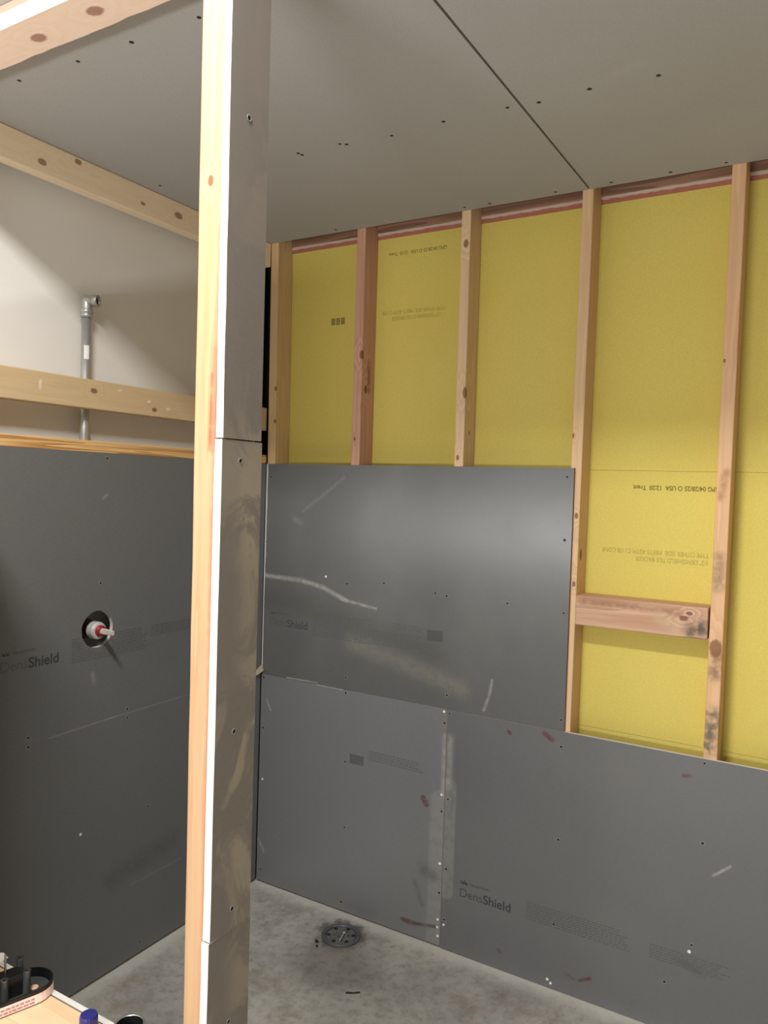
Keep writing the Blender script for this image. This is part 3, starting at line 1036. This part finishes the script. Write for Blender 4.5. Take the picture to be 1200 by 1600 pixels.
# splinter and crumbs on the floor
def sliver(name, a, b, w, mat, **kw):
    bm = bmesh.new()
    a, b = Vector(a), Vector(b)
    d = (b - a).normalized()
    s = Vector((-d.y, d.x, 0))
    n = 5
    prev = None
    for i in range(n + 1):
        t = i / n
        c = a.lerp(b, t)
        ww = w * (0.45 + 0.55 * math.sin(math.pi * (0.15 + 0.7 * t)))
        q = [bm.verts.new(c - s * ww + Vector((0, 0, 0.0004))), bm.verts.new(c + s * ww + Vector((0, 0, 0.0004))), bm.verts.new(c + Vector((0, 0, 0.004 + 0.001 * math.sin(9 * t))))]
        if prev:
            for k in range(3):
                bm.faces.new((prev[k], q[k], q[(k + 1) % 3], prev[(k + 1) % 3]))
        else:
            bm.faces.new(q)
        prev = q
    bm.faces.new(prev)
    return finish(bm, name, mat, None, tuple(a), **kw)


sliver('wood_splinter', (0.668, -0.369, 0), (0.704, -0.343, 0), 0.0035, plain('dark_splinter', (46, 40, 32), 0.8), label='dark wood splinter lying on the open concrete floor', cat='splinter')


def crumb(pos, s, rgb, label, group=None):
    bm = bmesh.new()
    bmesh.ops.create_icosphere(bm, subdivisions=1, radius=s)
    for v in bm.verts:
        v.co *= random.uniform(0.7, 1.15)
        v.co.z *= 0.6
    zmin = min(v.co.z for v in bm.verts)
    for v in bm.verts:
        v.co.z -= zmin
    me_o = finish(bm, 'concrete_crumb', plain('crumb', rgb, 0.9, var=0.3), None, (0, 0, 0), label=label, cat='crumb', group=group)
    me_o.location = pos


crumb((0.440, -0.203, 0), 0.008, (58, 46, 36), 'larger dark concrete crumb to the left of the floor drain')
crumb((0.454, -0.222, 0), 0.0055, (40, 36, 30), 'smaller black crumb just in front of the floor drain')

# ---------------- things on the knee wall
M['tool_black'] = plain('black_plastic', (20, 20, 21), 0.35, var=0.2)
M['tool_grey'] = plain('worn_black_plastic', (66, 68, 68), 0.3, var=0.35, vscale=30)
M['steel'] = plain('tool_steel', (150, 148, 144), 0.35, metal=1.0)
# tray: long axis towards the corner of the ledge, rounded end over the edge
tx = Vector((0.31, 0.951, 0)).normalized()      # along
ty = Vector((0.951, -0.31, 0)).normalized()     # towards the right
T0 = Vector((0.520, -1.345, KZ))                # centre of the rounded end
tray = empty('bit_tray', tuple(T0), label='black plastic bit tray with pale pink label strip on the ledge', cat='tray')
R0, LEN = 0.045, 0.10


def stadium(r, n=14):
    pts = []
    for i in range(n + 1):
        a = math.pi / 2 - math.pi * i / n
        pts.append(tx * (r * math.cos(a)) - ty * (r * math.sin(a)))
    pts.append(-tx * LEN + ty * r)
    pts.append(-tx * LEN - ty * r)
    return pts


bm = bmesh.new()
lv = []
for r, h in ((R0 - 0.001, 0.0005), (R0, 0.002), (R0, 0.028), (R0 - 0.003, 0.0285), (R0 - 0.003, 0.010), (0.006, 0.010)):
    lv.append([bm.verts.new(T0 + p + Vector((0, 0, h))) for p in stadium(r)])
n = len(lv[0])
for a, b in zip(lv, lv[1:]):
    for i in range(n):
        bm.faces.new((a[i], a[(i + 1) % n], b[(i + 1) % n], b[i]))
bm.faces.new(lv[0])
bm.faces.new(lv[-1])
tb = finish(bm, 'tray_body', M['tool_black'], tray, tuple(T0))
# inner floor plate
bm = bmesh.new()
up = [bm.verts.new(T0 + p + Vector((0, 0, 0.0112))) for p in stadium(R0 - 0.006)]
dn = [bm.verts.new(T0 + p + Vector((0, 0, 0.0102))) for p in stadium(R0 - 0.006)]
bm.faces.new(up)
bm.faces.new(dn)
for i in range(n):
    bm.faces.new((up[i], up[(i + 1) % n], dn[(i + 1) % n], dn[i]))
finish(bm, 'tray_floor', M['tool_grey'], tray, tuple(T0))
# label strip on the right side
k = NT('label_strip', 0.5, 0.4)
k.color(k.mix(k.ss(k.noise(30, 2), 0.4, 0.6), lin((244, 206, 196)), lin((250, 226, 216))))
bm = bmesh.new()
pts = [p for i, p in enumerate(stadium(R0 + 0.0012)) if 9 <= i <= 15]
pr = None
for p in pts:
    q = [bm.verts.new(T0 + p + Vector((0, 0, h))) for h in (0.003, 0.022)]
    if pr:
        bm.faces.new((pr[0], q[0], q[1], pr[1]))
    pr = q
lab = finish(bm, 'label_strip', k.m, tray, tuple(T0), label='pale pink label strip with two lines of small grey print')
mp = plain('label_print', (176, 128, 124), 0.6)
rects = []
for row, zz in enumerate((0.0065, 0.0135)):
    u = 0.004
    while u < 0.09:
        l = random.uniform(0.004, 0.010)
        rects.append((u, u + l, zz, zz + 0.0032))
        u += l + 0.002
strips('label_print', rects, mp, lab, lambda u, z: tuple(T0 - tx * u + ty * (R0 + 0.0018) + Vector((0, 0, z))))
# holder block and posts
bm = bmesh.new()
pts2 = [(-0.012, 0.012), (-0.013, -0.030), (-0.094, -0.030), (-0.094, 0.012)]
lo = [bm.verts.new(T0 + tx * a + ty * b + Vector((0, 0, 0.0115))) for a, b in pts2]
hi = [bm.verts.new(T0 + tx * a * 0.98 + ty * b * 0.92 + Vector((0, 0, 0.052))) for a, b in pts2]
bm.faces.new(lo)
bm.faces.new(hi)
for i in range(4):
    bm.faces.new((lo[i], lo[(i + 1) % 4], hi[(i + 1) % 4], hi[i]))
bevel(bm, 0.003)
finish(bm, 'holder_block', M['tool_black'], tray, tuple(T0))
for a, b, h in ((-0.0085, 0.010, 0.057), (-0.0115, -0.027, 0.066), (-0.0515, 0.012, 0.054)):
    c = T0 + tx * a + ty * b
    bm = bmesh.new()
    lathe(bm, [(0.0082, 0.0115), (0.0075, h), (0.0045, h), (0.0042, h - 0.006)], tuple(c), 'z', 16)
    so = finish(bm, 'socket', M['tool_grey'], tray, tuple(c), smooth=False)
    bm = bmesh.new()
    lathe(bm, [(0.0076, h), (0.0076, h + 0.0012), (0.0050, h + 0.0012), (0.0050, h)], tuple(c), 'z', 16, cap=False)
    finish(bm, 'socket_rim', M['steel'], so, tuple(c))
c = T0 + tx * -0.045 + ty * -0.008
bm = bmesh.new()
lathe(bm, [(0.0022, 0.05), (0.0022, 0.094), (0.0012, 0.097)], tuple(c), 'z', 10)
finish(bm, 'rod', M['steel'], tray, tuple(c))
c = T0 + tx * 0.008 + ty * 0.003
bm = bmesh.new()
lathe(bm, [(0.0085, 0.0114), (0.0085, 0.0122), (0.004, 0.0128)], tuple(c), 'z', 14)
finish(bm, 'tan_patch', plain('bare_hole', (206, 168, 140), 0.7), tray, tuple(c), label='tan spot showing in the tray floor')
# white paper slip sticking up from the tray
bm = bmesh.new()
q0 = T0 + tx * -0.100 + ty * -0.022
vsl = [bm.verts.new(p) for p in (q0 + Vector((0, 0, 0.056)), q0 + tx * 0.064 + Vector((0, 0, 0.0785)), q0 + tx * 0.055 + Vector((0, 0, 0.092)), q0 + Vector((0, 0, 0.110)))]
bm.faces.new(vsl)
sl = finish(bm, 'paper_slip', M['paper'], tray, tuple(q0))
sl.modifiers.new('thickness', 'SOLIDIFY').thickness = 0.0006

# blue capped bottle on the ledge
bo = empty('marker_bottle', (0.712, -1.352, KZ), label='small bottle with dark blue ribbed cap on the wooden ledge', cat='bottle')
M['blue'] = plain('blue_cap', (44, 46, 120), 0.4, var=0.25)
bm = bmesh.new()
lathe(bm, [(0.0165, 0.0), (0.0175, 0.002), (0.0175, 0.012), (0.013, 0.014)], (0.712, -1.352, KZ), 'z', 24)
finish(bm, 'bottle_body', plain('bottle_dark', (30, 30, 46), 0.4), bo, (0.712, -1.352, KZ))
bm = bmesh.new()
nn = 36
rg = []
for r, h in ((0.0165, 0.0145), (0.0165, 0.030), (0.0150, 0.034), (0.002, 0.035)):
    rg.append([bm.verts.new((0.712 + (r + (0.0006 if (i % 2 and r > 0.01) else 0)) * math.cos(2 * math.pi * i / nn), -1.352 + (r + (0.0006 if (i % 2 and r > 0.01) else 0)) * math.sin(2 * math.pi * i / nn), KZ + h)) for i in range(nn)])
for a, b in zip(rg, rg[1:]):
    for i in range(nn):
        bm.faces.new((a[i], a[(i + 1) % nn], b[(i + 1) % nn], b[i]))
bm.faces.new(rg[0])
bm.faces.new(rg[-1])
finish(bm, 'cap', M['blue'], bo, (0.712, -1.352, KZ), label='dark blue ribbed screw cap')

# black cup with a pale rim
CC = (0.826, -1.354, KZ)
cup = empty('black_cup', CC, label='small black cup with bright metal rim on the wooden ledge', cat='cup')
bm = bmesh.new()
lathe(bm, [(0.024, 0.0), (0.0275, 0.058), (0.024, 0.058), (0.020, 0.006)], CC, 'z', 32)
finish(bm, 'cup_body', M['tool_black'], cup, CC, smooth=False)
bm = bmesh.new()
lathe(bm, [(0.0276, 0.056), (0.0285, 0.059), (0.0268, 0.061), (0.0245, 0.059)], CC, 'z', 32, cap=False)
finish(bm, 'cup_rim', plain('cup_rim_metal', (190, 190, 186), 0.3, metal=0.9), cup, CC, smooth=True)
